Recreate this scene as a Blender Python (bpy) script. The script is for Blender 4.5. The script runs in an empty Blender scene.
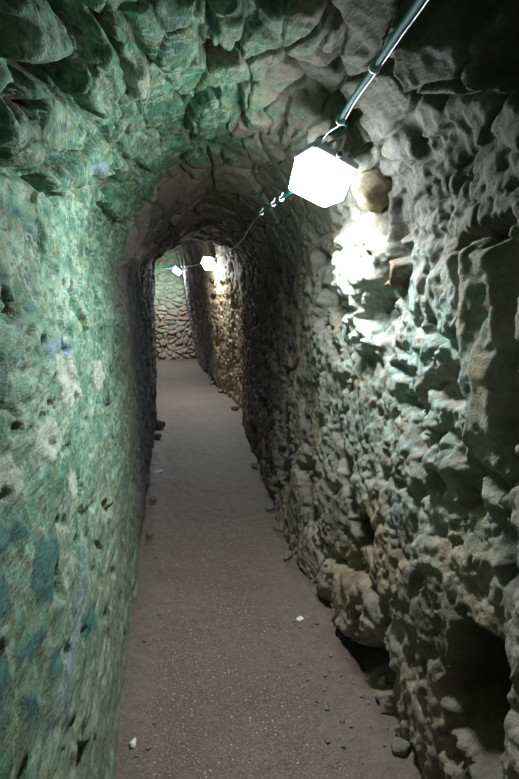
import numpy as np, math
F=560.0; CX,CY=259.5,389.5
TH=math.atan(98.5/F); PS=math.atan(92.5/F*math.cos(TH)); EYE=1.6
def cam_axes():
    fwd=np.array([math.sin(PS)*math.cos(TH),math.cos(PS)*math.cos(TH),-math.sin(TH)])
    right=np.array([math.cos(PS),-math.sin(PS),0.0])
    up=np.cross(right,fwd)
    return right,up,fwd

# ------------------------------------------------------------------ noise
def _h(ix,iy,iz,seed):
    n=(ix.astype(np.int64)*374761393+iy.astype(np.int64)*668265263+iz.astype(np.int64)*2147483647+seed*1274126177)&0xffffffff
    n=((n^(n>>13))*1274126177)&0xffffffff
    n=((n^(n>>16))*2246822519)&0xffffffff
    return ((n^(n>>15))&0xffffff)/float(0xffffff)
def vnoise(p,scale,seed=0):
    q=p/scale; i=np.floor(q); f=q-i; i=i.astype(np.int64)
    f=f*f*f*(f*(f*6-15)+10)
    r=0
    for a in (0,1):
        for b in (0,1):
            for c in (0,1):
                w=(f[:,0] if a else 1-f[:,0])*(f[:,1] if b else 1-f[:,1])*(f[:,2] if c else 1-f[:,2])
                r=r+w*_h(i[:,0]+a,i[:,1]+b,i[:,2]+c,seed)
    return r*2-1
def fbm(p,scale,octv=4,seed=0,gain=.5):
    r=0;a=1;t=0
    for k in range(octv):
        r=r+a*vnoise(p+k*3.17,scale/2**k,seed+k*7); t+=a; a*=gain
    return r/t
def ridged(p,scale,octv=4,seed=0,gain=.55):
    r=0;a=1;t=0
    for k in range(octv):
        r=r+a*(1-2*np.abs(vnoise(p+k*5.3,scale/2**k,seed+k*11))); t+=a; a*=gain
    return r/t
def worley(x,y,sx,sy,seed=0,jit=.9):
    X=x/sx; Y=y/sy; ix=np.floor(X).astype(np.int64); iy=np.floor(Y).astype(np.int64)
    f1=np.full(X.shape,9.); f2=f1.copy(); cid=np.zeros(X.shape)
    z=np.zeros_like(ix)
    for a in (-1,0,1):
        for b in (-1,0,1):
            cx=ix+a; cy=iy+b
            hx=_h(cx,cy,z,seed+1); hy=_h(cx,cy,z,seed+2); hid=_h(cx,cy,z,seed+3)
            off=(cy%2)*.5
            dx=cx+.5+(hx-.5)*jit-X; dy=cy+.5+(hy-.5)*jit-Y
            d=np.sqrt(dx*dx+dy*dy)
            n=d<f1
            f2=np.where(n,f1,np.minimum(f2,d)); cid=np.where(n,hid,cid); f1=np.where(n,d,f1)
    return f1,f2-f1,cid
def sm(a,b,x):
    t=np.clip((x-a)/(b-a),0,1); return t*t*(3-2*t)

# ------------------------------------------------------------------ passage
# every station: depth y, then 15 points (x,z) from the left foot over the vault to the right foot
ST=[
(-1.2,[(-.20,0),(-.23,.5),(-.27,1.0),(-.30,1.5),(-.31,1.84),(-.22,2.10),(-.02,2.30),(.25,2.38),(.52,2.32),(.72,2.14),(.84,1.88),(.86,1.5),(.86,1.0),(.85,.5),(.84,0)]),
(.85,[(-.20,0),(-.23,.5),(-.27,1.0),(-.30,1.5),(-.31,1.84),(-.22,2.10),(-.02,2.30),(.25,2.38),(.52,2.32),(.70,2.14),(.76,1.88),(.70,1.5),(.70,1.0),(.74,.5),(.76,0)]),
(1.2,[(-.20,0),(-.23,.5),(-.27,1.0),(-.30,1.5),(-.31,1.84),(-.22,2.10),(-.02,2.30),(.25,2.38),(.52,2.32),(.72,2.14),(.83,1.88),(.82,1.5),(.83,1.0),(.81,.5),(.79,0)]),
(2.0,[(-.20,0),(-.23,.5),(-.27,1.0),(-.30,1.5),(-.31,1.84),(-.22,2.10),(-.02,2.29),(.24,2.36),(.50,2.30),(.70,2.12),(.82,1.86),(.84,1.5),(.83,1.0),(.80,.5),(.78,0)]),
(3.3,[(-.20,0),(-.22,.5),(-.24,1.0),(-.265,1.5),(-.27,1.80),(-.18,2.06),(.0,2.26),(.24,2.34),(.50,2.28),(.70,2.10),(.80,1.86),(.82,1.5),(.80,1.0),(.75,.5),(.71,0)]),
(3.75,[(-.20,0),(-.21,.5),(-.22,1.0),(-.235,1.5),(-.235,1.74),(-.12,1.93),(.04,2.10),(.25,2.27),(.52,2.22),(.72,2.06),(.83,1.84),(.84,1.5),(.82,1.0),(.76,.5),(.73,0)]),
(5.2,[(-.185,0),(-.18,.5),(-.18,1.0),(-.18,1.5),(-.18,1.80),(-.06,1.95),(.10,2.09),(.30,2.22),(.53,2.18),(.73,2.05),(.85,1.86),(.86,1.5),(.85,1.0),(.82,.5),(.80,0)]),
(6.7,[(-.17,0),(-.15,.5),(-.14,1.0),(-.135,1.5),(-.13,1.91),(-.04,2.03),(.10,2.12),(.28,2.18),(.50,2.16),(.72,2.08),(.86,1.95),(.87,1.5),(.87,1.0),(.87,.5),(.86,0)]),
(6.95,[(-.5,0),(-.5,.5),(-.5,1.0),(-.5,1.5),(-.5,2.1),(-.35,2.35),(.0,2.5),(.3,2.55),(.6,2.5),(.85,2.35),(.96,2.1),(.96,1.5),(.97,1.0),(.98,.5),(.98,0)]),
(7.2,[(-1.5,0),(-1.5,.5),(-1.5,1.0),(-1.5,1.5),(-1.5,2.2),(-1.1,2.6),(-.4,2.9),(.2,2.95),(.6,2.8),(.85,2.55),(.92,2.15),(.96,1.5),(.98,1.0),(.98,.5),(.98,0)]),
(7.7,[(-1.6,0),(-1.6,.5),(-1.6,1.0),(-1.6,1.5),(-1.6,2.2),(-1.2,2.6),(-.5,2.9),(.1,3.0),(.5,2.85),(.78,2.55),(.88,2.15),(.93,1.5),(.95,1.0),(.96,.5),(.955,0)]),
(9.4,[(-1.6,0),(-1.6,.5),(-1.6,1.0),(-1.6,1.5),(-1.6,2.2),(-1.2,2.6),(-.5,2.9),(.0,3.0),(.32,2.85),(.50,2.55),(.60,2.15),(.66,1.5),(.71,1.0),(.75,.5),(.775,0)]),
(9.8,[(-1.6,0),(-1.6,.5),(-1.6,1.0),(-1.6,1.5),(-1.6,2.2),(-1.2,2.6),(-.5,2.9),(.0,3.0),(.30,2.85),(.47,2.55),(.57,2.15),(.63,1.5),(.69,1.0),(.74,.5),(.77,0)]),
(12.5,[(-1.6,0),(-1.6,.5),(-1.6,1.0),(-1.6,1.5),(-1.6,2.2),(-1.2,2.6),(-.5,2.9),(-.1,3.0),(.1,2.85),(.25,2.55),(.35,2.15),(.43,1.5),(.51,1.0),(.60,.5),(.66,0)]),
(14.2,[(-1.6,0),(-1.6,.5),(-1.6,1.0),(-1.6,1.5),(-1.6,2.2),(-1.2,2.6),(-.5,2.9),(-.1,3.0),(.1,2.85),(.22,2.55),(.31,2.15),(.40,1.5),(.50,1.0),(.60,.5),(.65,0)]),
]
SEGN=[66,66,66,44,38,38,40,40,38,40,48,66,66,66]     # rows per segment
UU=[.5,.5,.5,.34,.28,.28,.29,.29,.28,.29,.38,.5,.5,.5] # nominal metres per segment
FOOT=10
def rows():
    u=[-.12+.012*k for k in range(FOOT)]
    a=0
    for n,l in zip(SEGN,UU):
        u+= [a+l*k/n for k in range(n)]; a+=l
    u.append(a); u+=[a+.012*(k+1) for k in range(FOOT)]
    return np.array(u),a
U_ROWS,U_END=rows()
R_SPRING_L=FOOT+sum(SEGN[:4]); R_SPRING_R=FOOT+sum(SEGN[:10])
def profile(pts):
    P=np.array(pts,float); n=len(P)
    out=[]
    for k in range(n-1):
        p0=P[max(k-1,0)];p1=P[k];p2=P[k+1];p3=P[min(k+2,n-1)]
        t=(np.arange(SEGN[k])/SEGN[k])[:,None]
        out.append(.5*((2*p1)+(-p0+p2)*t+(2*p0-5*p1+4*p2-p3)*t*t+(-p0+3*p1-3*p2+p3)*t**3))
    C=np.vstack(out+[P[-1:]])
    lo=np.array([[P[0,0]-.002*k,-.012*k] for k in range(FOOT,0,-1)])
    hi=np.array([[P[-1,0]+.002*k,-.012*k] for k in range(1,FOOT+1)])
    return np.vstack([lo,C,hi])
def ycoords():
    ys=[];y=-1.2
    while y<14.2:
        ys.append(y)
        y+= .03 if y<.5 else .0068 if y<2.6 else .009 if y<4.2 else .013 if y<7.3 else .022
    ys.append(14.2); return np.array(ys)
def base_grid():
    Y=ycoords(); PR=np.array([profile(p) for _,p in ST]); sy=np.array([s[0] for s in ST])
    k=np.clip(np.searchsorted(sy,Y)-1,0,len(sy)-2); t=((Y-sy[k])/(sy[k+1]-sy[k]))
    t=(t*.4+.6*t*t*(3-2*t))[:,None,None]
    XZ=PR[k]*(1-t)+PR[k+1]*t              # (ny,nu,2)
    G=np.empty((XZ.shape[0],XZ.shape[1],3)); G[...,0]=XZ[...,0]; G[...,2]=XZ[...,1]; G[...,1]=Y[:,None]
    return G,Y
def grid_normals(G):
    du=np.gradient(G,axis=1); dy=np.gradient(G,axis=0)
    N=np.cross(dy,du); N/=np.linalg.norm(N,axis=-1,keepdims=True)+1e-12
    return N
LAMP_STRENGTH=620.0; SIDE_S=95.0; WORLD_S=.4; EXPO=-.62
FEATS=[
('pale_hotspot',0.075,0.06,[(3.55,2.509),(3.543,2.217),(3.621,2.04),(3.708,1.992),(3.811,2.081),(3.945,2.237),(4.051,2.101),(4.089,2.292),(3.968,2.482),(3.811,2.631)]),  # pale rock, whitened and bulged to paint in the lamp's bright pool
('st',0.06,0.05,[(2.083,1.061),(2.172,1.231),(2.179,1.36),(2.164,1.414),(2.098,1.353),(2.039,1.265),(2.032,1.19),(2.061,1.149)]),
('hole',-0.15,0.03,[(2.179,1.251),(2.245,1.346),(2.245,1.476),(2.201,1.557),(2.149,1.612),(2.076,1.537),(2.054,1.38),(2.054,1.306),(2.098,1.36),(2.164,1.421),(2.186,1.36)]),
('hole',-0.14,0.03,[(2.032,1.068),(2.061,1.129),(2.032,1.176),(1.995,1.108)]),
('hole',-0.09,0.02,[(1.958,1.238),(2.017,1.346),(1.995,1.38),(1.936,1.244)]),
('st',0.05,0.03,[(2.238,1.435),(2.275,1.516),(2.297,1.768),(2.297,2.013),(2.245,2.074),(2.164,1.958),(2.127,1.761),(2.12,1.618),(2.194,1.605),(2.238,1.537)]),
('hole',-0.12,0.02,[(2.282,1.394),(2.297,1.455),(2.312,1.659),(2.326,2.067),(2.297,2.081),(2.282,1.782),(2.26,1.496)]),
('st',0.045,0.04,[(2.334,1.482),(2.4,1.537),(2.545,1.632),(2.581,1.863),(2.552,1.992),(2.502,2.088),(2.422,2.02),(2.385,1.856),(2.348,1.625)]),
('pale',0.02,0.02,[(2.334,1.863),(2.378,1.911),(2.393,2.074),(2.356,2.196),(2.326,2.115),(2.319,1.965)]),
('st',0.04,0.03,[(2.581,1.673),(2.661,1.652),(2.712,1.802),(2.683,1.931),(2.603,1.856)]),
('hole',-0.12,0.02,[(2.56,1.999),(2.596,1.911),(2.705,1.958),(2.705,2.054),(2.603,2.115)]),
('st',0.07,0.03,[(2.552,2.482),(2.61,2.339),(2.676,2.271),(2.741,2.394),(2.792,2.694),(2.748,2.838),(2.618,2.874),(2.545,2.721)]),
('st',0.03,0.03,[(2.748,2.237),(2.821,2.149),(2.937,2.244),(2.995,2.685),(2.828,2.703)]),
('slab',0.045,0.02,[(1.995,2.622),(2.407,3.315),(2.429,3.441),(2.26,3.459),(1.98,3.009)]),
('hole',-0.1,0.015,[(2.002,2.407),(2.054,2.441),(2.105,2.523),(2.164,2.676),(2.135,2.757),(2.039,2.598)]),
('hole',-0.09,0.015,[(1.973,2.421),(1.987,2.557),(1.987,2.838),(1.965,2.667)]),
('hole',-0.05,0.01,[(1.98,3.045),(2.054,3.288),(2.017,3.333),(1.965,3.162)]),
('st',0.05,0.04,[(1.914,1.176),(2.046,1.312),(2.127,1.686),(2.142,2.006),(2.024,1.856),(1.892,1.523),(1.862,1.34),(1.869,1.204)]),
('hole',-0.05,0.02,[(1.855,1.197),(1.862,1.367),(1.84,1.333),(1.825,1.197)]),
('hole',-0.04,0.012,[(1.869,1.476),(1.877,1.598),(1.862,1.7),(1.847,1.639),(1.855,1.516)]),
('st',0.035,0.03,[(1.884,1.544),(2.024,1.911),(2.142,2.054),(2.172,2.339),(2.208,2.676),(2.046,2.346),(1.869,1.802),(1.869,1.666)]),
('tan',0.04,0.03,[(2.26,2.829),(2.509,2.874),(2.567,2.892),(2.56,3.108),(2.415,3.288),(2.304,3.099)]),
('st',0.03,0.02,[(2.545,3.09),(2.661,3.063),(2.719,3.441),(2.618,3.603),(2.531,3.396)]),
('st',0.09,0.05,[(3.061,1.428),(3.113,1.312),(3.223,1.129),(3.391,1.244),(3.325,1.387),(3.296,1.462),(3.231,1.523),(3.135,1.523)]),
('hole',-0.05,0.03,[(3.113,1.639),(3.149,1.55),(3.245,1.53),(3.311,1.469),(3.325,1.53),(3.223,1.632)]),
('st',0.05,0.05,[(2.705,1.666),(2.871,1.578),(2.966,1.652),(3.009,1.856),(2.879,1.931),(2.755,1.795)]),
('tan',0.05,0.07,[(3.7,1.523),(3.7,1.346),(3.859,1.244),(4.286,1.19),(4.362,1.299),(4.324,1.421),(4.006,1.482)]),
('hole',-0.03,0.03,[(4.415,1.36),(4.362,1.183),(4.544,1.136),(4.589,1.238)]),
('hole',-0.16,0.05,[(4.771,1.367),(4.763,1.176),(4.938,1.115),(5.066,1.156),(5.112,1.265),(5.044,1.442)]),
('hole',-0.34,0.05,[(5.514,2.496),(5.43,2.264),(5.157,1.85),(5.188,1.754),(5.263,1.754),(5.362,1.911),(5.55,2.237),(5.55,2.373)]),
('st',0.035,0.05,[(5.49,2.775),(5.165,2.598),(5.006,2.094),(5.036,1.85),(5.142,1.863),(5.339,2.21),(5.466,2.475)]),
('brown',0.045,0.01,[(3.708,1.979),(3.74,1.904),(3.795,1.918),(3.843,2.013),(3.819,2.054),(3.772,1.972)]),
('hole',-0.05,0.02,[(3.906,1.782),(3.883,1.693),(3.983,1.625),(4.021,1.646),(3.975,1.741)]),
('hole',-0.05,0.02,[(4.104,2.013),(4.082,1.89),(4.119,1.829),(4.157,1.911),(4.157,1.979)]),
('hole',-0.05,0.02,[(3.875,2.489),(3.859,2.36),(3.914,2.285),(3.953,2.407),(3.93,2.516)]),
('hole',-0.04,0.02,[(3.945,1.571),(3.93,1.523),(4.021,1.503),(4.013,1.55)]),
('hole',-0.05,0.02,[(4.21,1.945),(4.203,1.829),(4.263,1.802),(4.271,1.89)]),
('hole',-0.05,0.02,[(4.278,1.659),(4.248,1.591),(4.316,1.557),(4.354,1.605)]),
('hole',-0.06,0.02,[(4.354,1.482),(4.362,1.408),(4.46,1.36),(4.46,1.435)]),
('hole',-0.05,0.02,[(4.862,2.319),(4.786,2.19),(4.862,2.06),(4.93,2.176)]),
('pale',0.006,0.006,[(1.424,1.544),(1.409,1.734),(1.318,1.856),(1.235,1.924),(1.242,1.754),(1.28,1.612),(1.348,1.571)]),
('pale',0.006,0.006,[(1.28,1.292),(1.273,1.421),(1.242,1.516),(1.182,1.537),(1.167,1.448),(1.212,1.312),(1.25,1.258)]),
('pale',0.006,0.006,[(1.311,2.264),(1.295,2.482),(1.212,2.523),(1.182,2.346),(1.242,2.224)]),
('pale',0.006,0.006,[(1.295,1.0),(1.28,1.088),(1.235,1.142),(1.182,1.122),(1.205,1.034),(1.25,0.986)]),
('pale',0.005,0.006,[(1.091,1.523),(1.076,1.659),(0.992,1.72),(1.015,1.578)]),
('moss',0.004,0.01,[(1.076,1.156),(1.038,1.292),(0.985,1.38),(0.932,1.326),(0.909,1.224),(0.955,1.122),(1.023,1.108)]),
('moss',0.004,0.01,[(1.189,0.959),(1.159,1.081),(1.106,1.156),(1.129,1.027),(1.152,0.945)]),
('moss',0.004,0.01,[(1.121,0.891),(1.114,0.972),(1.083,0.986),(1.045,0.959),(1.076,0.864)]),
('moss',0.004,0.01,[(0.992,0.938),(0.932,1.102),(0.886,1.142),(0.917,1.02),(0.97,0.932)]),
('moss',0.004,0.01,[(1.038,0.836),(1.0,0.904),(0.955,0.898),(0.962,0.843),(0.985,0.816)]),
('moss',0.004,0.01,[(0.841,1.142),(0.811,1.224),(0.765,1.197),(0.795,1.095)]),
('moss',0.004,0.01,[(0.902,0.918),(0.856,1.0),(0.811,1.006),(0.864,0.918)]),
('moss',0.003,0.01,[(0.712,1.462),(0.667,1.639),(0.561,1.7),(0.621,1.503)]),
('blue',0.003,0.01,[(1.462,1.442),(1.485,1.646),(1.432,1.775),(1.402,1.904),(1.371,1.809),(1.424,1.612),(1.417,1.469)]),
('blue',0.003,0.01,[(2.009,1.999),(2.076,2.149),(2.091,2.346),(2.024,2.224)]),
('crack',-0.012,0.004,[(1.394,1.054),(1.326,1.204),(1.333,1.217),(1.402,1.074)]),
('hole',-0.03,0.008,[(1.242,1.006),(1.22,1.061),(1.205,1.04),(1.227,0.986)]),
('hole',-0.02,0.006,[(1.326,1.442),(1.303,1.53),(1.28,1.53),(1.303,1.442)]),
('hole',-0.02,0.006,[(1.318,1.346),(1.303,1.401),(1.288,1.374),(1.303,1.333)]),
('hole',-0.03,0.008,[(1.57,1.19),(1.562,1.265),(1.539,1.238),(1.546,1.183)]),
('hole',-0.02,0.006,[(0.758,1.87),(0.689,1.972),(0.712,1.87)]),
('hole',-0.03,0.01,[(0.508,1.251),(0.417,1.374),(0.386,1.285),(0.492,1.17)]),
('bluestreak',0.004,0.02,[(0.879,1.605),(0.811,1.72),(0.705,1.476),(0.674,1.231),(0.705,1.047),(0.765,1.006),(0.758,1.19),(0.795,1.421)]),
]
import bpy, random
from mathutils import Vector, Matrix, Quaternion
SC=bpy.context.scene; COL=SC.collection
rng=np.random.default_rng(7); random.seed(7)

# ------------------------------------------------------------------ helpers
def mesh_obj(name,verts,faces,mat,parent=None,smooth=True,attrs=None):
    verts=np.asarray(verts,dtype=np.float32)
    me=bpy.data.meshes.new(name)
    if isinstance(faces,np.ndarray):
        n=len(faces); k=faces.shape[1]
        me.vertices.add(len(verts)); me.vertices.foreach_set('co',verts.ravel())
        me.loops.add(n*k); me.loops.foreach_set('vertex_index',faces.ravel().astype(np.int32))
        me.polygons.add(n); me.polygons.foreach_set('loop_start',np.arange(0,n*k,k,dtype=np.int32))
        me.update(calc_edges=True)
    else:
        me.from_pydata([tuple(map(float,v)) for v in verts],[],faces)
    if smooth: me.polygons.foreach_set('use_smooth',np.ones(len(me.polygons),dtype=bool))
    for k,v in (attrs or {}).items():
        a=me.attributes.new(k,'FLOAT','POINT'); a.data.foreach_set('value',np.asarray(v,dtype=np.float32).ravel())
    me.materials.append(mat); me.update()
    o=bpy.data.objects.new(name,me); COL.objects.link(o)
    if parent: o.parent=parent
    return o
def tag(o,label=None,cat=None,group=None,kind=None):
    for k,v in (('label',label),('category',cat),('group',group),('kind',kind)):
        if v: o[k]=v
    return o
def empty(name,loc,label,cat,group=None):
    o=bpy.data.objects.new(name,None); COL.objects.link(o); o.location=loc; o.empty_display_size=.05
    return tag(o,label,cat,group)
def grid_faces(nr,nc,flip=False):
    i=np.arange(nr-1)[:,None]*nc+np.arange(nc-1)[None,:]
    f=np.stack([i,i+1,i+nc+1,i+nc],-1).reshape(-1,4)
    return f[:,::-1] if flip else f
def tube(path,r,seg=10,sub=6):
    P=np.array(path,float); pts=[]
    n=len(P)
    for k in range(n-1):
        p0=P[max(k-1,0)];p1=P[k];p2=P[k+1];p3=P[min(k+2,n-1)]
        for t in np.arange(sub)/sub:
            pts.append(.5*((2*p1)+(-p0+p2)*t+(2*p0-5*p1+4*p2-p3)*t*t+(-p0+3*p1-3*p2+p3)*t**3))
    pts.append(P[-1]); pts=np.array(pts)
    T=np.gradient(pts,axis=0); T/=np.linalg.norm(T,axis=1,keepdims=True)
    ref=np.array([0.13,.2,1.]); V=[]
    for p,t in zip(pts,T):
        a=np.cross(t,ref); a/=np.linalg.norm(a); b=np.cross(t,a)
        for q in range(seg):
            w=2*math.pi*q/seg; V.append(p+r*(a*math.cos(w)+b*math.sin(w)))
    m=len(pts); Fc=[]
    for k in range(m-1):
        for q in range(seg):
            Fc.append((k*seg+q,k*seg+(q+1)%seg,(k+1)*seg+(q+1)%seg,(k+1)*seg+q))
    Fc.append(tuple(range(seg))[::-1]); Fc.append(tuple((m-1)*seg+q for q in range(seg)))
    return np.array(V),Fc
def rbox(sx,sy,z0,z1,r=.012,taper=1.0,n=5):
    """rounded-corner box, bottom z0, top z1; the top is shrunk by taper and edge-rounded"""
    loops=[]
    def loop(hx,hy,z,rr):
        L=[]
        for cx,cy,a0 in ((hx-rr,hy-rr,0),(-hx+rr,hy-rr,90),(-hx+rr,-hy+rr,180),(hx-rr,-hy+rr,270)):
            for k in range(n):
                a=math.radians(a0+90*k/(n-1)); L.append((cx+rr*math.cos(a),cy+rr*math.sin(a),z))
        return L
    e=min(r*.6,(z1-z0)*.4)
    loops.append(loop(sx/2-e*.3,sy/2-e*.3,z0,r)); loops.append(loop(sx/2,sy/2,z0+e*.3,r))
    hx=sx/2*taper; hy=sy/2*taper
    for k in range(5):
        a=math.pi/2*k/4
        loops.append(loop(hx-e*(1-math.cos(a)),hy-e*(1-math.cos(a)),z1-e+e*math.sin(a),r))
    V=[v for L in loops for v in L]; m=4*n; Fc=[]
    for k in range(len(loops)-1):
        for q in range(m): Fc.append((k*m+q,k*m+(q+1)%m,(k+1)*m+(q+1)%m,(k+1)*m+q))
    Fc.append(tuple(range(m))[::-1]); Fc.append(tuple((len(loops)-1)*m+q for q in range(m)))
    return V,Fc
def join(parts):
    V=[];Fc=[]
    for v,f in parts:
        o=len(V); V+= [tuple(x) for x in v]; Fc+=[tuple(i+o for i in g) for g in f]
    return V,Fc
def cyl(p0,p1,r,seg=16): return tube([p0,p1],r,seg,1)

# ------------------------------------------------------------------ materials
def nt(name):
    m=bpy.data.materials.new(name); m.use_nodes=True; t=m.node_tree
    return m,t,t.nodes['Principled BSDF']
def plain(name,col,rough=.6,metal=0,emit=None,es=0,noise=0):
    m,t,b=nt(name); b.inputs['Base Color'].default_value=(*col,1); b.inputs['Roughness'].default_value=rough; b.inputs['Metallic'].default_value=metal
    if emit: b.inputs['Emission Color'].default_value=(*emit,1); b.inputs['Emission Strength'].default_value=es
    if noise:
        n=t.nodes.new('ShaderNodeTexNoise'); n.inputs['Scale'].default_value=noise; n.inputs['Detail'].default_value=4
        r=t.nodes.new('ShaderNodeValToRGB'); t.links.new(n.outputs['Fac'],r.inputs[0])
        r.color_ramp.elements[0].position=.3; r.color_ramp.elements[1].position=.7
        r.color_ramp.elements[0].color=(*[c*.6 for c in col],1); r.color_ramp.elements[1].color=(*[min(1,c*1.3) for c in col],1)
        t.links.new(r.outputs[0],b.inputs['Base Color'])
    return m
class NB:
    def __init__(s,t): s.t=t; g=t.nodes.new('ShaderNodeNewGeometry'); s.pos=g.outputs['Position']; s.st=None
    def noise(s,sc,det=5,rough=.6,off=0,dist=0,stretch=None):
        stretch=stretch or s.st
        v=s.pos
        mp=s.t.nodes.new('ShaderNodeMapping'); mp.inputs['Location'].default_value=(off,off*.7,off*1.3)
        if stretch: mp.inputs['Scale'].default_value=stretch
        s.t.links.new(v,mp.inputs[0]); v=mp.outputs[0]
        n=s.t.nodes.new('ShaderNodeTexNoise'); n.inputs['Scale'].default_value=sc; n.inputs['Detail'].default_value=det; n.inputs['Roughness'].default_value=rough; n.inputs['Distortion'].default_value=dist
        s.t.links.new(v,n.inputs['Vector']); return n.outputs['Fac']
    def vor(s,sc,feature='F1'):
        n=s.t.nodes.new('ShaderNodeTexVoronoi'); n.inputs['Scale'].default_value=sc; n.feature=feature
        s.t.links.new(s.pos,n.inputs['Vector']); return n
    def ramp(s,f,stops,interp='LINEAR'):
        r=s.t.nodes.new('ShaderNodeValToRGB'); e=r.color_ramp.elements; r.color_ramp.interpolation=interp
        while len(e)<len(stops): e.new(.5)
        for k,(p,c) in enumerate(stops):
            e[k].position=p; e[k].color=(*c,1) if isinstance(c,tuple) else (c,c,c,1)
        s.t.links.new(f,r.inputs[0]); return r.outputs[0]
    def mix(s,f,a,b,mode='MIX'):
        m=s.t.nodes.new('ShaderNodeMix'); m.data_type='RGBA'; m.blend_type=mode
        for sock,v in ((m.inputs['Factor'],f),(m.inputs[6],a),(m.inputs[7],b)):
            if isinstance(v,(int,float)): sock.default_value=v
            elif isinstance(v,tuple): sock.default_value=(*v,1)
            else: s.t.links.new(v,sock)
        return m.outputs[2]
    def math(s,op,a,b=0,clamp=False):
        m=s.t.nodes.new('ShaderNodeMath'); m.operation=op; m.use_clamp=clamp
        for k,v in enumerate((a,b)):
            if isinstance(v,(int,float)): m.inputs[k].default_value=v
            else: s.t.links.new(v,m.inputs[k])
        return m.outputs[0]
    def attr(s,name):
        a=s.t.nodes.new('ShaderNodeAttribute'); a.attribute_name=name; return a.outputs['Fac']
    def fmix(s,f,a,b):
        m=s.t.nodes.new('ShaderNodeMix'); s.t.links.new(f,m.inputs[0]); s.t.links.new(a,m.inputs[2]); s.t.links.new(b,m.inputs[3]); return m.outputs[0]
    def bump(s,h,dist,strength,prev=None):
        b=s.t.nodes.new('ShaderNodeBump'); b.inputs['Distance'].default_value=dist; b.inputs['Strength'].default_value=strength
        s.t.links.new(h,b.inputs['Height'])
        if prev: s.t.links.new(prev,b.inputs['Normal'])
        return b.outputs[0]
def rock_material():
    m,t,b=nt('mossy_rock'); N=NB(t)
    big=N.noise(3.2,4,.6,3); mid=N.noise(14,7,.7,9,.1); fine=N.fmix(N.attr('vault'),N.noise(50,4,.65,1,0,(1,.30,1)),N.noise(60,4,.65,1,0,(1,1,1))); vf=N.fmix(N.attr('vault'),N.noise(150,3,.6,5,0,(1,.30,1)),N.noise(170,3,.7,5,0,(1,1,1)))
    stone=N.ramp(big,[(.30,(.09,.07,.055)),(.45,(.20,.155,.11)),(.60,(.30,.24,.175)),(.78,(.17,.14,.115))])
    stone=N.mix(N.ramp(mid,[(.38,0.),(.62,.75)]),stone,(.36,.335,.285))
    stone=N.mix(N.ramp(fine,[(.55,0.),(.72,.7)]),stone,(.09,.075,.06))
    stone=N.mix(N.ramp(N.attr('tone'),[(.15,.75),(.5,0.)]),stone,N.mix(.5,stone,(.035,.028,.02)))
    stone=N.mix(N.ramp(N.attr('tone'),[(.65,0.),(.9,.6)]),stone,(.34,.29,.22))
    stone=N.mix(N.math('MULTIPLY',N.attr('bare_shade'),.95),stone,N.ramp(fine,[(.3,(.010,.008,.004)),(.7,(.04,.030,.016))]))
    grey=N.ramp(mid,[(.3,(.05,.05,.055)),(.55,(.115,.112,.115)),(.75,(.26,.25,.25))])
    stone=N.mix(N.attr('dark_grey'),stone,grey)
    tan=N.ramp(mid,[(.32,(.12,.085,.045)),(.5,(.30,.22,.12)),(.7,(.44,.35,.21))])
    stone=N.mix(N.attr('tan'),stone,tan)
    N.st=(1,.26,1)
    a1=N.ramp(N.noise(7,6,.58,21,.3),[(.30,(.010,.06,.040)),(.42,(.035,.15,.10)),(.50,(.085,.27,.18)),(.60,(.24,.46,.33)),(.72,(.56,.68,.53))])
    N.st=(1,.4,1); a2=N.ramp(N.noise(18,6,.64,31,.1),[(.32,(.015,.06,.03)),(.45,(.06,.20,.12)),(.57,(.21,.40,.27)),(.70,(.58,.66,.50))])
    N.st=None
    b1=N.ramp(N.noise(10,7,.66,21,.1),[(.32,(.010,.06,.040)),(.43,(.035,.15,.10)),(.51,(.085,.27,.18)),(.61,(.24,.46,.33)),(.72,(.56,.68,.53))])
    b2=N.ramp(N.noise(27,6,.66,25),[(.32,(.015,.06,.03)),(.45,(.06,.20,.12)),(.57,(.21,.40,.27)),(.70,(.58,.66,.50))])
    alg=N.mix(N.attr('vault'),N.mix(.5,a1,a2),N.mix(.4,b1,b2))
    # thin pale mineral veins and yellowish lichen
    ve=N.noise(7,6,.6,50,.5); ve=N.math('ABSOLUTE',N.math('SUBTRACT',ve,.5)); 
    alg=N.mix(N.ramp(ve,[(0.,.75),(.016,.5),(.03,0.)]),alg,(.50,.58,.44))
    alg=N.mix(N.ramp(N.noise(17,5,.7,77),[(.50,0.),(.62,.75)]),alg,(.20,.24,.075))
    alg=N.mix(N.ramp(N.noise(30,4,.7,91),[(.60,0.),(.68,.8)]),alg,(.30,.20,.10))
    alg=N.mix(N.ramp(N.attr('cell'),[(.1,.55),(.5,0.)]),alg,N.mix(.5,alg,(.03,.11,.075)))
    alg=N.mix(N.ramp(N.attr('cell'),[(.72,0.),(.95,.30)]),alg,(.50,.58,.42))
    alg=N.mix(N.math('MULTIPLY',N.attr('vein'),N.ramp(fine,[(.35,.1),(.6,.6)])),alg,(.46,.58,.44))
    alg=N.mix(1.,alg,(.79,.80,.79),'MULTIPLY')
    alg=N.mix(N.ramp(fine,[(.36,.75),(.5,0.)]),alg,(.022,.05,.032))
    N.st=None
    am=N.math('ADD',N.attr('algae'),N.math('MULTIPLY',N.math('SUBTRACT',N.noise(7,6,.7,61),.5),1.6))
    am=N.math('MULTIPLY',N.ramp(am,[(.36,0.),(.62,1.)]),N.ramp(N.attr('algae'),[(.02,0.),(.3,1.)]))
    # thin grey-green bloom on the right wall
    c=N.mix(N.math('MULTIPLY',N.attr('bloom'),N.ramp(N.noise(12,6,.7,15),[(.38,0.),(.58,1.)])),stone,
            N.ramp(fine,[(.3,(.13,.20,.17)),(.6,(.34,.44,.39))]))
    c=N.mix(am,c,alg)
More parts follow.
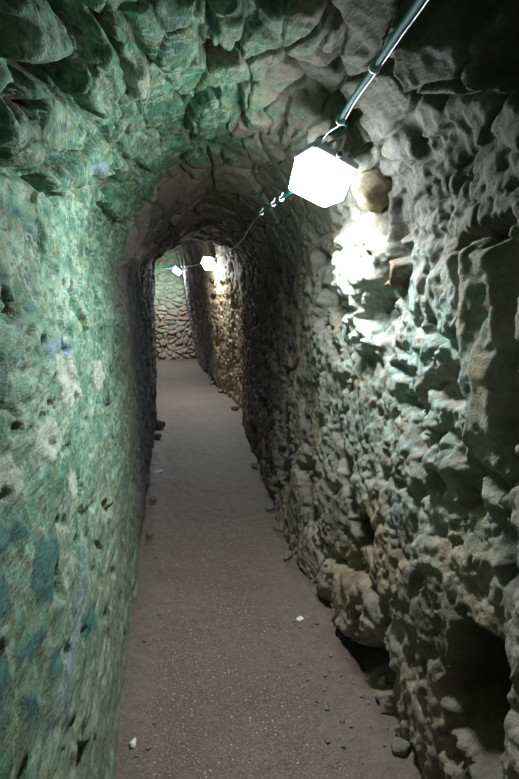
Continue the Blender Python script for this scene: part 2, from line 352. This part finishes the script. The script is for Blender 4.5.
    c=N.mix(N.math('MULTIPLY',N.attr('olive'),N.ramp(N.noise(26,5,.7,44),[(.35,.2),(.6,1.)])),c,N.ramp(mid,[(.3,(.05,.06,.035)),(.5,(.16,.17,.10)),(.7,(.34,.34,.22))]))
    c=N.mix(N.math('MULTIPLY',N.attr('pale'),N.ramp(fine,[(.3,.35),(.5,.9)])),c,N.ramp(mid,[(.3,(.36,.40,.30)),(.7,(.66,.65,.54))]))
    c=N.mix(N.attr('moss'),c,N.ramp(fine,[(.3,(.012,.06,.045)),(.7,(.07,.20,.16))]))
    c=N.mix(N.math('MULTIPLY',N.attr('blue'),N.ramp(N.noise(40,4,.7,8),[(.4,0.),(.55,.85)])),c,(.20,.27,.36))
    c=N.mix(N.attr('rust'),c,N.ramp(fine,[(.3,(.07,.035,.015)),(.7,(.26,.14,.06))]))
    c=N.mix(N.math('MULTIPLY',N.attr('dark'),.85),c,N.ramp(mid,[(.3,(.018,.019,.015)),(.55,(.048,.047,.035)),(.72,(.14,.125,.085))]))  # upper-right shade mixed into the rock colour
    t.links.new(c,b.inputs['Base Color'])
    t.links.new(N.ramp(mid,[(.3,.78),(.7,.97)]),b.inputs['Roughness'])
    n1=N.bump(N.fmix(N.attr('vault'),N.noise(40,5,.68,2,0,(1,.30,1)),N.noise(46,6,.72,2,0,(1,1,1))),.016,.85); n2=N.bump(vf,.0035,.6,n1)
    t.links.new(n2,b.inputs['Normal']); return m
def floor_material():
    m,t,b=nt('packed_earth'); N=NB(t)
    big=N.noise(2.6,4,.6,3); mid=N.noise(22,6,.7,9); fine=N.noise(120,4,.75,1)
    c=N.ramp(big,[(.3,(.085,.060,.045)),(.55,(.125,.090,.068)),(.75,(.17,.125,.095))])
    c=N.mix(N.ramp(mid,[(.35,.6),(.55,0.)]),c,(.085,.065,.05))
    c=N.mix(N.ramp(fine,[(.50,0.),(.60,.9)]),c,(.27,.20,.14))
    v=N.vor(60); cr=N.ramp(v.outputs['Distance'],[(.20,1.),(.32,0.)])
    sep=t.nodes.new('ShaderNodeSeparateColor'); t.links.new(v.outputs['Color'],sep.inputs[0])
    f=N.math('MULTIPLY',cr,N.ramp(sep.outputs[0],[(.70,0.),(.76,1.)]))
    f=N.math('MULTIPLY',f,N.ramp(N.attr('bank'),[(0.,1.),(1.,.15)]))
    c=N.mix(f,c,N.ramp(sep.outputs[1],[(.0,(.30,.17,.09)),(.5,(.42,.35,.22)),(1.,(.5,.5,.47))]))
    c=N.mix(N.math('MULTIPLY',N.attr('bank'),.6),c,N.ramp(mid,[(.3,(.09,.068,.05)),(.7,(.20,.155,.115))]))
    t.links.new(c,b.inputs['Base Color']); b.inputs['Roughness'].default_value=.7
    n1=N.bump(mid,.008,.6); n2=N.bump(fine,.003,.8,n1); n3=N.bump(f,.003,.8,n2); t.links.new(n3,b.inputs['Normal']); return m
def rubble_material():
    m,t,b=nt('rubble_masonry'); N=NB(t)
    s=N.attr('stone'); mid=N.noise(12,6,.7,9); fine=N.noise(45,5,.7,2)
    c=N.ramp(s,[(0.,(.20,.17,.14)),(.3,(.34,.27,.19)),(.5,(.26,.24,.20)),(.7,(.42,.35,.27)),(.85,(.30,.18,.12)),(1.,(.38,.36,.31))],'CONSTANT')
    c=N.mix(N.ramp(mid,[(.4,0.),(.7,.6)]),c,(.42,.38,.31))
    c=N.mix(N.attr('joint'),c,N.ramp(fine,[(.3,(.17,.135,.10)),(.7,(.33,.275,.20))]))
    g=N.math('ADD',N.attr('algae'),N.math('MULTIPLY',N.math('SUBTRACT',N.noise(4,5,.7,6),.5),.9),True)
    c=N.mix(N.math('MULTIPLY',g,.85),c,N.ramp(mid,[(.3,(.16,.26,.15)),(.7,(.50,.62,.42))]))
    c=N.mix(N.ramp(fine,[(.3,.7),(.45,0.)]),c,(.07,.055,.045))
    t.links.new(c,b.inputs['Base Color']); b.inputs['Roughness'].default_value=.85
    t.links.new(N.bump(fine,.01,.7),b.inputs['Normal']); return m
def stone_material(name,a,bc):
    m,t,b=nt(name); N=NB(t); f=N.noise(35,6,.7,4)
    t.links.new(N.ramp(f,[(.3,a),(.7,bc)]),b.inputs['Base Color']); b.inputs['Roughness'].default_value=.85
    t.links.new(N.bump(N.noise(90,5,.7),.006,.8),b.inputs['Normal']); return m
M_rock=rock_material(); M_floor=floor_material(); M_rub=rubble_material()
M_tan=stone_material('tan_stone',(.10,.075,.045),(.34,.28,.18)); M_grey=stone_material('grey_stone',(.10,.088,.075),(.27,.24,.20)); M_pale=stone_material('pale_stone',(.28,.26,.22),(.5,.48,.42))
LAMP_E=LAMP_STRENGTH
M_glow=plain('lit_diffuser',(.9,.9,.9),.4,0,(.86,.95,1.0),LAMP_E)
M_side=plain('frosted_lamp_side',(.9,.9,.9),.4,0,(.86,.95,1.0),SIDE_S); M_glow2=plain('lit_diffuser_far',(.9,.9,.9),.4,0,(.86,.95,1.0),LAMP_E*1.7)
M_hous=plain('grey_lamp_plastic',(.42,.47,.50),.35); M_steel=plain('steel_wire',(.38,.40,.42),.45,.6)
M_cable=plain('green_cable_sheath',(.01,.15,.14),.7); M_cable.node_tree.nodes['Principled BSDF'].inputs['Specular IOR Level'].default_value=.15; M_black=plain('black_cable_sheath',(.03,.035,.035),.5)
M_tie=plain('pale_cable_tie',(.65,.68,.68),.45); M_paper=plain('crumpled_paper',(.75,.76,.80),.8,noise=60)
M_copper=plain('thin_copper_wire',(.45,.36,.26),.4,.6)

# ------------------------------------------------------------------ passage surfaces
G,Y=base_grid(); Nn=grid_normals(G)
ny,nu=G.shape[:2]; P=G.reshape(-1,3); U=np.tile(U_ROWS,ny); YY=np.repeat(Y,nu)
wr=sm(3.25,3.75,U); wl=1-sm(1.6,2.0,U); wv=np.clip(1-wr-wl,0,1)
wx=fbm(P,.22,3,5)*.07; wy=fbm(P,.22,3,15)*.07
# left wall: fairly smooth plastered rubble
PL=P*np.array([1,.42,1]); f1,fe,cid=worley(U+wx,YY+wy,.13,.34,3)
stL=sm(.04,.30,fe)*(.3+.7*cid)
dL=.020*fbm(PL,.4,2,2)+.010*stL+.011*fbm(PL,.08,3,4,.62)
pit=fbm(PL,.06,2,33); dL-=.028*sm(.40,.56,pit)
farL=sm(3.35,3.75,YY)
rg=ridged(P,.16,3,12)
dLf=.02*fbm(P,.35,3,8)+.018*rg+.010*fbm(P,.05,2,9,.6)
dL=dL*(1-farL)+dLf*farL
# vault: coarse boulders near, thin radial slabs farther in
f1,fe2,cid2=worley(U+wx*.7,YY+wy*1.3,.17,.42,21)
dVn=.016*fbm(PL,.3,3,40)+.014*sm(.02,.10,fe2)*(.3+.7*cid2)-.022*(1-sm(.01,.06,fe2))+.011*fbm(P,.09,3,41,.65)-.03*sm(.38,.52,fbm(PL,.07,2,43))+.004*fbm(P,.03,1,47)+.016*fbm(P,.14,3,48)
f1,fe3,cid3=worley(U+wx*1.2+YY*.10,YY+wy*.6+.12*np.sin(U*3.),.26,.30,23,.98)
dVf=.02*fbm(P,.3,3,42)+.055*cid3*sm(.0,.09,fe3)-.03*(1-sm(.01,.06,fe3))+.014*fbm(P,.07,3,45,.6)
fv=sm(2.75,3.35,YY-.45*np.abs(U-2.6))
dV=dVn*(1-fv)+dVf*fv
# right wall: eroded, deeply pitted rock
f1,fe4,cid4=worley(U+wx*1.6,YY+wy*1.6,.30,.34,51)
q=fbm(P,.19,4,53,.55)
dR=.035*fbm(P,.45,3,50)+.024*sm(.02,.2,fe4)*(.3+.7*cid4)+.012*ridged(P,.15,3,52,.6)-.070*sm(.08,.40,q)-.018*sm(.08,.50,fbm(P,.06,3,57,.65))+.020*fbm(P,.06,3,54,.72)
farR=sm(4.,7.,YY); dR*=1-.35*farR
D=wl*dL+wv*dV+wr*dR
# keep the jogs of the plan crisp
# hand placed stones and hollows
A={k:np.zeros(len(P)) for k in ('algae','pale','moss','blue','tan','dark_grey','vault','tone','bare_shade','dark','vein','cell','bloom','rust','olive')}
def sdf(poly,u,y):
    n=len(poly); d=np.full(u.shape,9.); ins=np.zeros(u.shape,bool)
    for k in range(n):
        ax,ay=poly[k]; bx,by=poly[(k+1)%n]; ex,ey=bx-ax,by-ay
        t=np.clip(((u-ax)*ex+(y-ay)*ey)/(ex*ex+ey*ey+1e-12),0,1)
        d=np.minimum(d,np.hypot(u-ax-t*ex,y-ay-t*ey))
        c=((ay>y)!=(by>y))&(u<(bx-ax)*(y-ay)/((by-ay) if abs(by-ay)>1e-9 else 1e-9)+ax); ins^=c
    return np.where(ins,d,-d)
w2x=fbm(P,.07,3,71)*.022; w2y=fbm(P,.07,3,73)*.022
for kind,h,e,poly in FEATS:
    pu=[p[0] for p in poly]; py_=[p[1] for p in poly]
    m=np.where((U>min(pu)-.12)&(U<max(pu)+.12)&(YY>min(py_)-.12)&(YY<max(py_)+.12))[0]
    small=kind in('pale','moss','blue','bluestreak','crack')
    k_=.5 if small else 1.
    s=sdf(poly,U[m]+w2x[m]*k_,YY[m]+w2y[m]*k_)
    if kind=='hole':
        w=sm(-e*.6,e,s); D[m]+=h*w; A['bare_shade'][m]=np.maximum(A['bare_shade'][m],w)  # hollows: bare brown rock, with their shade painted into the colour
    elif kind in('st','slab','tan','brown'):
        h*=(.55 if 1.9<pu[0]<3.0 else 1.); w=sm(-.004,e,s); groove=sm(-.035,-.004,s)*(1-sm(-.004,.012,s))
        mean=np.median(D[m]); kf_=.7 if kind=='tan' else .25; D[m]=D[m]*(1-kf_*w)+kf_*w*mean+h*w-.035*groove
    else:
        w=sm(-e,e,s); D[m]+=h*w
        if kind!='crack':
            key={'bluestreak':'blue','pale_hotspot':'pale'}.get(kind,kind); A[key][m]=np.maximum(A[key][m],w*(.6 if kind=='bluestreak' else .68 if kind=='pale' else 1))
    if kind=='tan': A['tan'][m]=np.maximum(A['tan'][m],w)
    if kind=='brown': A['rust'][m]=np.maximum(A['rust'][m],w*.8)
back=sm(-.12,.0,-(Y-(-1.1)))
D-=.015*np.clip(1-sm(6.6,7,YY),0,1)
P2=P+Nn.reshape(-1,3)*D[:,None]
A['vault']=wr
A['tone']=wl*cid+wv*(cid2*(1-fv)+cid3*fv)+wr*cid4
_,fv_,cv_=worley(U+fbm(P,.1,4,101)*.08,YY+fbm(P,.12,4,103)*.16,.085,.30,61,.95)
A['vein']=wl*(1-sm(.03,.14,fv_+.1*fbm(P,.06,3,105)))*(.35+.65*cv_); A['cell']=wl*cv_+(1-wl)*(.25+.6*cid2)
# surface colour: mineral cover, stone tones and painted shade
nz=fbm(P,.35,4,81)
A['algae']=(1-wr)*(1-sm(3.1,3.5,YY-.35*np.abs(U-2.5)+.2*nz))*np.clip(1.0-.72*sm(2.3,3.2,U)+.35*nz,0,1)*(1-.55*sm(3.30,3.55,YY))
A['algae']=np.maximum(A['algae'],.35*wv*sm(1.9,2.5,U)*(1-sm(2.6,3.4,YY)))
A['algae']*=1-.9*A['bare_shade']
A['dark']=np.clip(sm(2.4,3.1,U+.25*nz)*(1-sm(3.5,3.85,U+.3*nz))*(1-sm(1.95,2.3,YY+.25*nz)),0,1)  # shade behind the nearest lamp, painted as darker rock
A['olive']=np.clip((1-sm(.45,1.25,U+.35*nz))*(YY<3.7)*.9+wl*sm(2.9,3.5,YY)*(1-sm(3.55,3.7,YY))*.8,0,1)
A['dark_grey']=np.clip(wl*sm(3.55,3.7,YY)*(1-sm(6.66,6.78,YY))*.95+(1-wl)*sm(3.0,4.2,YY)*(1-sm(7.0,7.2,YY))*(.25+.4*wr)+wr*sm(9.35,9.7,YY)*.9+wv*sm(7,8,YY)*.4,0,1)  # darker grey stone on the farther walls and vault
A['bloom']=np.clip(wr*(1-sm(2.4,3.4,YY))*(1-sm(4.2,4.9,U+.3*nz))*(.8+.5*nz)*sm(3.45,3.8,U+.3*nz)*sm(1.05,1.5,YY)+.25*wv*sm(2.8,3.3,U),0,1)
A['tan']=np.maximum(A['tan'],wr*np.clip(sm(.1,.5,fbm(P,.3,3,91)),0,1)*.7)
A['tan']=np.maximum(A['tan'],wr*sm(7.1,7.4,YY)*(1-sm(9.3,9.6,YY))*.9)
G2=P2.reshape(ny,nu,3)
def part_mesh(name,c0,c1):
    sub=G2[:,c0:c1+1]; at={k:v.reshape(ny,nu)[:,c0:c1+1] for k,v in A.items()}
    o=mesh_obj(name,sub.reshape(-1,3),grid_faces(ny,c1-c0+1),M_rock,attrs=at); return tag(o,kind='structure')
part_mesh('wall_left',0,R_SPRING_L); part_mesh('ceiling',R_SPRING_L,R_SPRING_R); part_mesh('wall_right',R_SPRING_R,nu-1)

# floor
fx=np.arange(-1.75,1.25,.012); fy=np.concatenate([np.arange(-1.2,1.2,.04),np.arange(1.2,4,.011),np.arange(4,14.1,.03)])
X,Yf=np.meshgrid(fx,fy,indexing='ij'); X=X.ravel(); Yf=Yf.ravel(); Pf=np.stack([X,Yf,np.zeros_like(X)],1)
bank=sm(.38,.72,X)*(1-sm(3.,6.,Yf)*.6)+ (1-sm(-.17,-.02,X))*.8
nb=fbm(Pf,.1,4,7)
Z=.012*fbm(Pf,.6,3,3)+.004*fbm(Pf,.05,4,5)+bank*(.018+.016*nb)
cav=np.exp(-(((X-.86)/.10)**2+((Yf-2.12)/.16)**2)); Z-=.11*cav
Pf[:,2]=Z
o=mesh_obj('floor',Pf,grid_faces(len(fx),len(fy),True),M_floor,attrs={'bank':np.clip(bank+.3*nb,0,1)}); tag(o,kind='structure')

# far wall of coursed rubble
ex=np.arange(-1.75,1.3,.016); ez=np.arange(-.1,3.2,.016)
X,Z=np.meshgrid(ex,ez,indexing='ij'); X=X.ravel(); Z=Z.ravel(); Pe=np.stack([X,np.full_like(X,13.6),Z],1)
wx=fbm(Pe,.3,2,5)*.05; wz=fbm(Pe,.3,2,9)*.04
f1,e1,c1=worley(Z+wz,X+wx,.115,.22,5,.8); f1,e2,c2=worley(Z+wz*2,X+wx*2,.12,.15,8,.95)
low=1-sm(.55,.8,Z+.1*fbm(Pe,.4,2,3))
e=e1*(1-low)+e2*low; c=np.where(low>.5,c2,c1)
d=sm(.0,.34,e)*(.04+.05*c)*(1+.4*low)+.03*low*fbm(Pe,.15,3,12)+.02*fbm(Pe,.08,4,2)+.30*(1-sm(.0,.55,Z))*(.6+.5*fbm(Pe,.4,2,6))
Pe[:,1]-=d
o=mesh_obj('wall_back',Pe,grid_faces(len(ex),len(ez)),M_rub,attrs={'stone':c,'joint':(1-sm(.02,.12,e))*.8*(1-low)+low*.75,'algae':sm(1.0,1.9,Z)*.9}); tag(o,kind='structure')

# ------------------------------------------------------------------ stones, gravel, scraps
import bmesh
def rock_verts(r,seed,sq=(1,1,1),sub=3,rough=.35):
    bm=bmesh.new(); bmesh.ops.create_icosphere(bm,subdivisions=sub,radius=1)
    v=np.array([x.co[:] for x in bm.verts]); f=[tuple(q.index for q in p.verts) for p in bm.faces]; bm.free()
    rr=np.random.default_rng(seed)
    for _ in range(9):                       # chip flat facets
        n=rr.normal(size=3); n/=np.linalg.norm(n); h=rr.uniform(.62,.9); k=v@n; v-=np.outer(np.maximum(k-h,0)*.85,n)
    v*= (1+rough*.5*fbm(v+seed*3.1,.8,3,seed))[:,None]
    return v*np.array(sq)*r,f
def floor_z(x,y):
    k=np.argmin((Pf[:,0]-x)**2+(Pf[:,1]-y)**2); return float(Pf[k,2])
def loose(x,y,r,seed,label,mat,group=None,sq=(1,1,.7),name='loose_stone',sub=3):
    v,f=rock_verts(r,seed,sq,sub); z=floor_z(x,y)
    o=mesh_obj(name,v,f,mat); o.location=(x,y,z-v[:,2].min()-r*.18); o.rotation_euler=(0,0,seed*1.7)
    return tag(o,label,'stone',group)
knob,kf=rock_verts(.088,5,(1.05,.95,.92),4,.30)
o=mesh_obj('boulder',knob,kf,M_tan); o.location=(.765,2.07,1.96); tag(o,'rounded tan stone bulging from the vault right beside the nearest lamp','stone')
LOOSE=[
(.830,1.95,.028,'small pale upright stone at the mouth of the dark hollow under the right wall',M_pale,(.7,.7,1.3)),
(.812,1.83,.024,'small stone just in front of the dark hollow under the right wall',M_grey,(1,1,.8)),
(.700,3.46,.046,'low grey stone at the right wall foot, beyond the dark hollow',M_grey,(.8,1.2,.7)),
(.675,3.07,.036,'narrow stone lying against the right wall foot nearer the hollow',M_grey,(.7,1.3,.7)),
(.700,3.85,.037,'flat stone at the right wall foot halfway down the path',M_grey,(1,1.2,.6)),
(.745,4.85,.036,'little stone against the right wall where the shade begins',M_grey,(1,1,.7)),
(-.13,6.50,.070,'dark stone at the left wall end, just before the corner',M_grey,(.8,1,.9)),
(-.14,6.02,.044,'smaller dark stone beside the left wall, nearer than the corner stone',M_grey,(.8,1,.8)),
(-.15,3.53,.034,'stone at the left wall foot where the green wall ends',M_grey,(.8,1.2,.8)),
(-.15,4.17,.030,'small stone at the foot of the dark part of the left wall',M_grey,(.8,1.2,.7)),
(.80,8.75,.052,'stone at the right wall foot under the second lamp',M_grey,(1,1,.7)),
(.74,9.62,.055,'stone below the corner beyond the second lamp',M_grey,(1,1,.7)),
(.87,7.42,.055,'stone at the near end of the lit tan wall foot',M_tan,(1,1,.7)),
(.755,1.60,.034,'lumpy stone at the right wall foot nearest the viewer',M_grey,(1,1,.8)),
]
for k,(x,y,r,lab,mt,sq) in enumerate(LOOSE): loose(x,y,r,11+k*3,lab,mt,None,sq)
# pebbles strewn on the loose soil by the hollow
pv,pf=rock_verts(.011,77,(1,1,.7),2); proto=None
for k in range(46):
    x=rng.uniform(.52,.76); y=rng.uniform(1.5,2.5)
    if k>33: x=rng.uniform(-.15,-.08); y=rng.uniform(1.7,3.4)
    s=rng.uniform(.45,1.15)
    if proto is None: o=mesh_obj('pebble',pv,pf,M_grey); proto=o
    else: o=proto.copy(); COL.objects.link(o)
    o.location=(x,y,floor_z(x,y)+.003*s); o.scale=(s,s,s); o.rotation_euler=(0,0,rng.uniform(0,6))
    tag(o,'small brown pebble lying on the loose soil along the path edge','pebble','pebbles along the path edges')
# gravel trodden into the path
V=[];Fc=[]
tet=np.array([(1,0,0),(-.5,.87,0),(-.5,-.87,0),(.1,.1,.8),(0,0,-.6)]); tf=[(0,1,3),(1,2,3),(2,0,3),(1,0,4),(2,1,4),(0,2,4)]
N_G=7000
gy=1.45+6*rng.random(N_G)**2.0; gx=np.clip(rng.normal(.28,.17,N_G),-.14,.70)
ki=(np.searchsorted(fx,gx)*len(fy)+np.clip(np.searchsorted(fy,gy),0,len(fy)-1)); gz=Pf[ki,2]
for k in range(N_G):
    s=rng.uniform(.0016,.0046)*(1.5 if rng.random()<.06 else 1); a=rng.uniform(0,6.28); ca,sa=math.cos(a),math.sin(a)
    t_=tet*rng.uniform(.6,1.2,(5,3))*s
    q_=np.stack([t_[:,0]*ca-t_[:,1]*sa+gx[k],t_[:,0]*sa+t_[:,1]*ca+gy[k],t_[:,2]*.6+gz[k]+s*.15],1)
    V.append(q_); Fc.append(np.array(tf)+5*k)
M_grav=stone_material('gravel_grit',(.12,.08,.05),(.55,.45,.31))
o=mesh_obj('gravel',np.vstack(V),np.vstack(Fc),M_grav,smooth=False); tag(o,'fine tan grit trodden into the brown earth path','gravel',kind='stuff')
# scraps
def crumple(name,x,y,s,seed,label,cat,mat,sq=(1,1,.35)):
    v,f=rock_verts(s,seed,sq,3,1.3); z=floor_z(x,y)
    o=mesh_obj(name,v,f,mat,smooth=False); o.location=(x,y,z-v[:,2].min()-.001); o.rotation_euler=(0,0,seed); return tag(o,label,cat)
def chip(name,x,y,sx,sy,rot,label,mat):
    v,f=rbox(sx,sy,0,.004,.004); o=mesh_obj(name,v,f,mat); o.location=(x,y,floor_z(x,y)+.003); o.rotation_euler=(.12,-.08,rot); return tag(o,label,'paper scrap')
crumple('crumpled_paper',-.165,1.79,.018,3,'crumpled white paper scrap at the foot of the green wall','paper scrap',M_paper,(.6,1.3,.5))
chip('paper_scrap',.597,2.437,.034,.026,.5,'small flat white scrap lying on the path near the dark hollow',M_paper)
chip('paper_scrap',-.115,4.87,.07,.045,.1,'flat pale scrap on the path by the dark part of the left wall',M_paper)

# ------------------------------------------------------------------ lamps
def basis(n,upish):
    n=Vector(n).normalized(); u=Vector(upish); u=(u-n*u.dot(n)).normalized(); x=u.cross(n)
    return Matrix((x,u,n)).transposed().to_4x4()
def lamp(loc,n,upish,label,cable_path,scale=1.,front=None):
    root=empty('work_lamp',loc,label,'lamp','lamps along the passage'); root.rotation_mode='QUATERNION'
    Mx=basis(n,upish); root.rotation_quaternion=Mx.to_quaternion(); root.scale=(scale,)*3
    v,f=rbox(.148,.170,-.014,.098,.014,.92); df=mesh_obj('diffuser',v,f,M_side,root); df.data.materials.append(M_glow if front is None else front)
    for p_ in df.data.polygons:
        if p_.center.z>.09: p_.material_index=1
    v,f=rbox(.160,.182,-.034,-.008,.016,1.0); fr=[(v,f)]
    for k in range(7):                                     # cooling ribs
        a,b_=rbox(.120,.006,-.058,-.032,.0025,.96,3); fr.append(([(p[0],p[1]-.066+k*.022,p[2]) for p in a],b_))
    v,f=join(fr); mesh_obj('housing',v,f,M_hous,root,smooth=False)
    v,f=join([cyl((-.045,.034,-.052),(-.045,.034,-.074),.011),cyl((-.045,.034,-.072),(-.045,.034,-.088),.008)]); mesh_obj('cable_gland',v,f,M_hous,root)
    v,f=join([tube([(-.080,0,-.022),(-.086,0,-.04),(-.086,0,-.085),(-.06,0,-.094),(.06,0,-.094),(.086,0,-.085),(.086,0,-.04),(.080,0,-.022)],.005,8,4)]); br=mesh_obj('bracket',v,f,M_steel,root)
    for s_ in(-1,1):
        v,f=cyl((s_*.074,0,-.024),(s_*.092,0,-.024),.010); mesh_obj('knob',v,f,M_black,br)
    if cable_path:
        inv=(Matrix.Translation(loc)@Mx@Matrix.Scale(scale,4)).inverted()
        pts=[tuple(inv@Vector(p)) for p in cable_path]+[(-.045,.034,-.105),(-.045,.034,-.080)]
        v,f=tube(pts,.0042,8,5); mesh_obj('cable',v,f,M_cable,root)
    return root
L1=(.581,2.10,2.045)
lamp(L1,(-.33,-.13,-.935),(-.88,-.20,.34),'glowing white square lamp hung nearest, on the right of the vault',[(.553,1.80,2.118),(.590,1.92,2.15),(.640,2.04,2.17)],scale=1.074)
lamp((.640,8.60,2.035),(-.45,-.45,-.77),(.1,0,1),'small bright lamp farther down the passage, above the lit tan wall',[(.655,8.5,2.24),(.70,8.58,2.22)],front=M_glow2)
lamp((.25,12.42,2.06),(-.60,.05,-.78),(-.75,-.1,.6),'tilted farthest lamp in front of the end wall of coursed rubble',[(.33,12.3,2.24),(.31,12.3,2.22)],front=M_glow2)

# cables
def run(name,path,r,mat,label,ties=(),cat='cable',group=None,grommets=()):
    root=empty(name,path[0],label,cat,group)
    rel=[tuple(np.array(p)-np.array(path[0])) for p in path]
    v,f=tube(rel,r,10,8); mesh_obj('sheath',v,f,mat,root)
    for t in ties:
        c=np.array(t)-np.array(path[0]); k=np.argmin(np.linalg.norm(np.array(rel)-c,axis=1)); k2=min(k+1,len(rel)-1); k1=max(k2-1,0)
        dr=np.array(rel[k2])-np.array(rel[k1]); dr/=np.linalg.norm(dr)
        v,f=join([cyl(c-dr*.004,c+dr*.004,r*2.1,12),cyl(c+np.array([0,-.002,r*1.5]),c+np.array([.004,-.014,r*1.5+.014]),.0018,6)]); mesh_obj('cable_tie',v,f,M_tie,root)
    return root
main=[(.345,.55,2.02),(.389,.78,2.055),(.441,1.0,2.090),(.472,1.17,2.112),(.509,1.4,2.132),(.532,1.64,2.134),(.545,1.80,2.122)]
run('power_cable',main,.0072,M_cable,'thick green cable running along the vault from the top edge to the nearest lamp',[(.509,1.4,2.132),(.546,1.79,2.122)])
wire=[(x+.012,y,z-.002) for x,y,z in main]+[(.545,1.93,2.120),(.552,2.07,2.115)]
run('support_wire',wire,.0020,M_steel,'thin bright wire twinned with the green cable above the nearest lamp')
mid=[(.500,2.10,1.985),(.470,2.20,1.968),(.445,2.38,1.955),(.443,2.65,1.958),(.485,3.3,1.965),(.590,4.6,1.985),(.640,6.4,2.000),(.668,8.45,2.06)]
run('power_cable',mid,.0050,M_cable,'slim cable sagging between the nearest lamp and the second lamp',[(.458,2.28,1.960),(.445,2.38,1.955),(.446,2.68,1.958)])
run('power_cable',[(.640,8.66,2.05),(.568,9.8,2.053),(.455,11.2,2.075),(.29,12.35,2.11)],.0048,M_tie,'pale thin cable strung from the second lamp to the farthest lamp')
run('power_cable',[(.24,12.44,2.11),(-.02,12.55,2.085),(-.25,12.6,2.085),(-.6,12.6,2.11),(-1.5,12.6,2.25)],.011,M_cable,'green cable crossing in front of the end wall, left of the farthest lamp')
run('thin_wire',[(-.085,6.6,1.93),(-.012,6.62,1.985),(.072,6.64,2.045),(.180,6.66,2.085),(.330,6.66,2.07),(.47,6.62,2.00),(.60,6.6,1.97)],.0022,M_copper,'thin tan wire arching under the low vault before the second lamp',cat='wire')

# ------------------------------------------------------------------ light, camera
w=bpy.data.worlds.new('World'); SC.world=w; w.use_nodes=True
w.node_tree.nodes['Background'].inputs[0].default_value=(.78,.90,1,1); w.node_tree.nodes['Background'].inputs[1].default_value=WORLD_S
cd=bpy.data.cameras.new('Camera'); cam=bpy.data.objects.new('Camera',cd); COL.objects.link(cam)
R_,U_,W_=cam_axes(); Mc=Matrix(((R_[0],U_[0],-W_[0],0),(R_[1],U_[1],-W_[1],0),(R_[2],U_[2],-W_[2],EYE),(0,0,0,1)))
cam.matrix_world=Mc; cd.sensor_fit='VERTICAL'; cd.sensor_height=36; cd.lens=36*F/779; cd.clip_start=.02
SC.camera=cam
SC.view_settings.view_transform='Standard'; SC.view_settings.look='None'; SC.view_settings.gamma=1; SC.view_settings.exposure=EXPO
SC.cycles.max_bounces=8; SC.cycles.diffuse_bounces=5; SC.cycles.sample_clamp_indirect=4
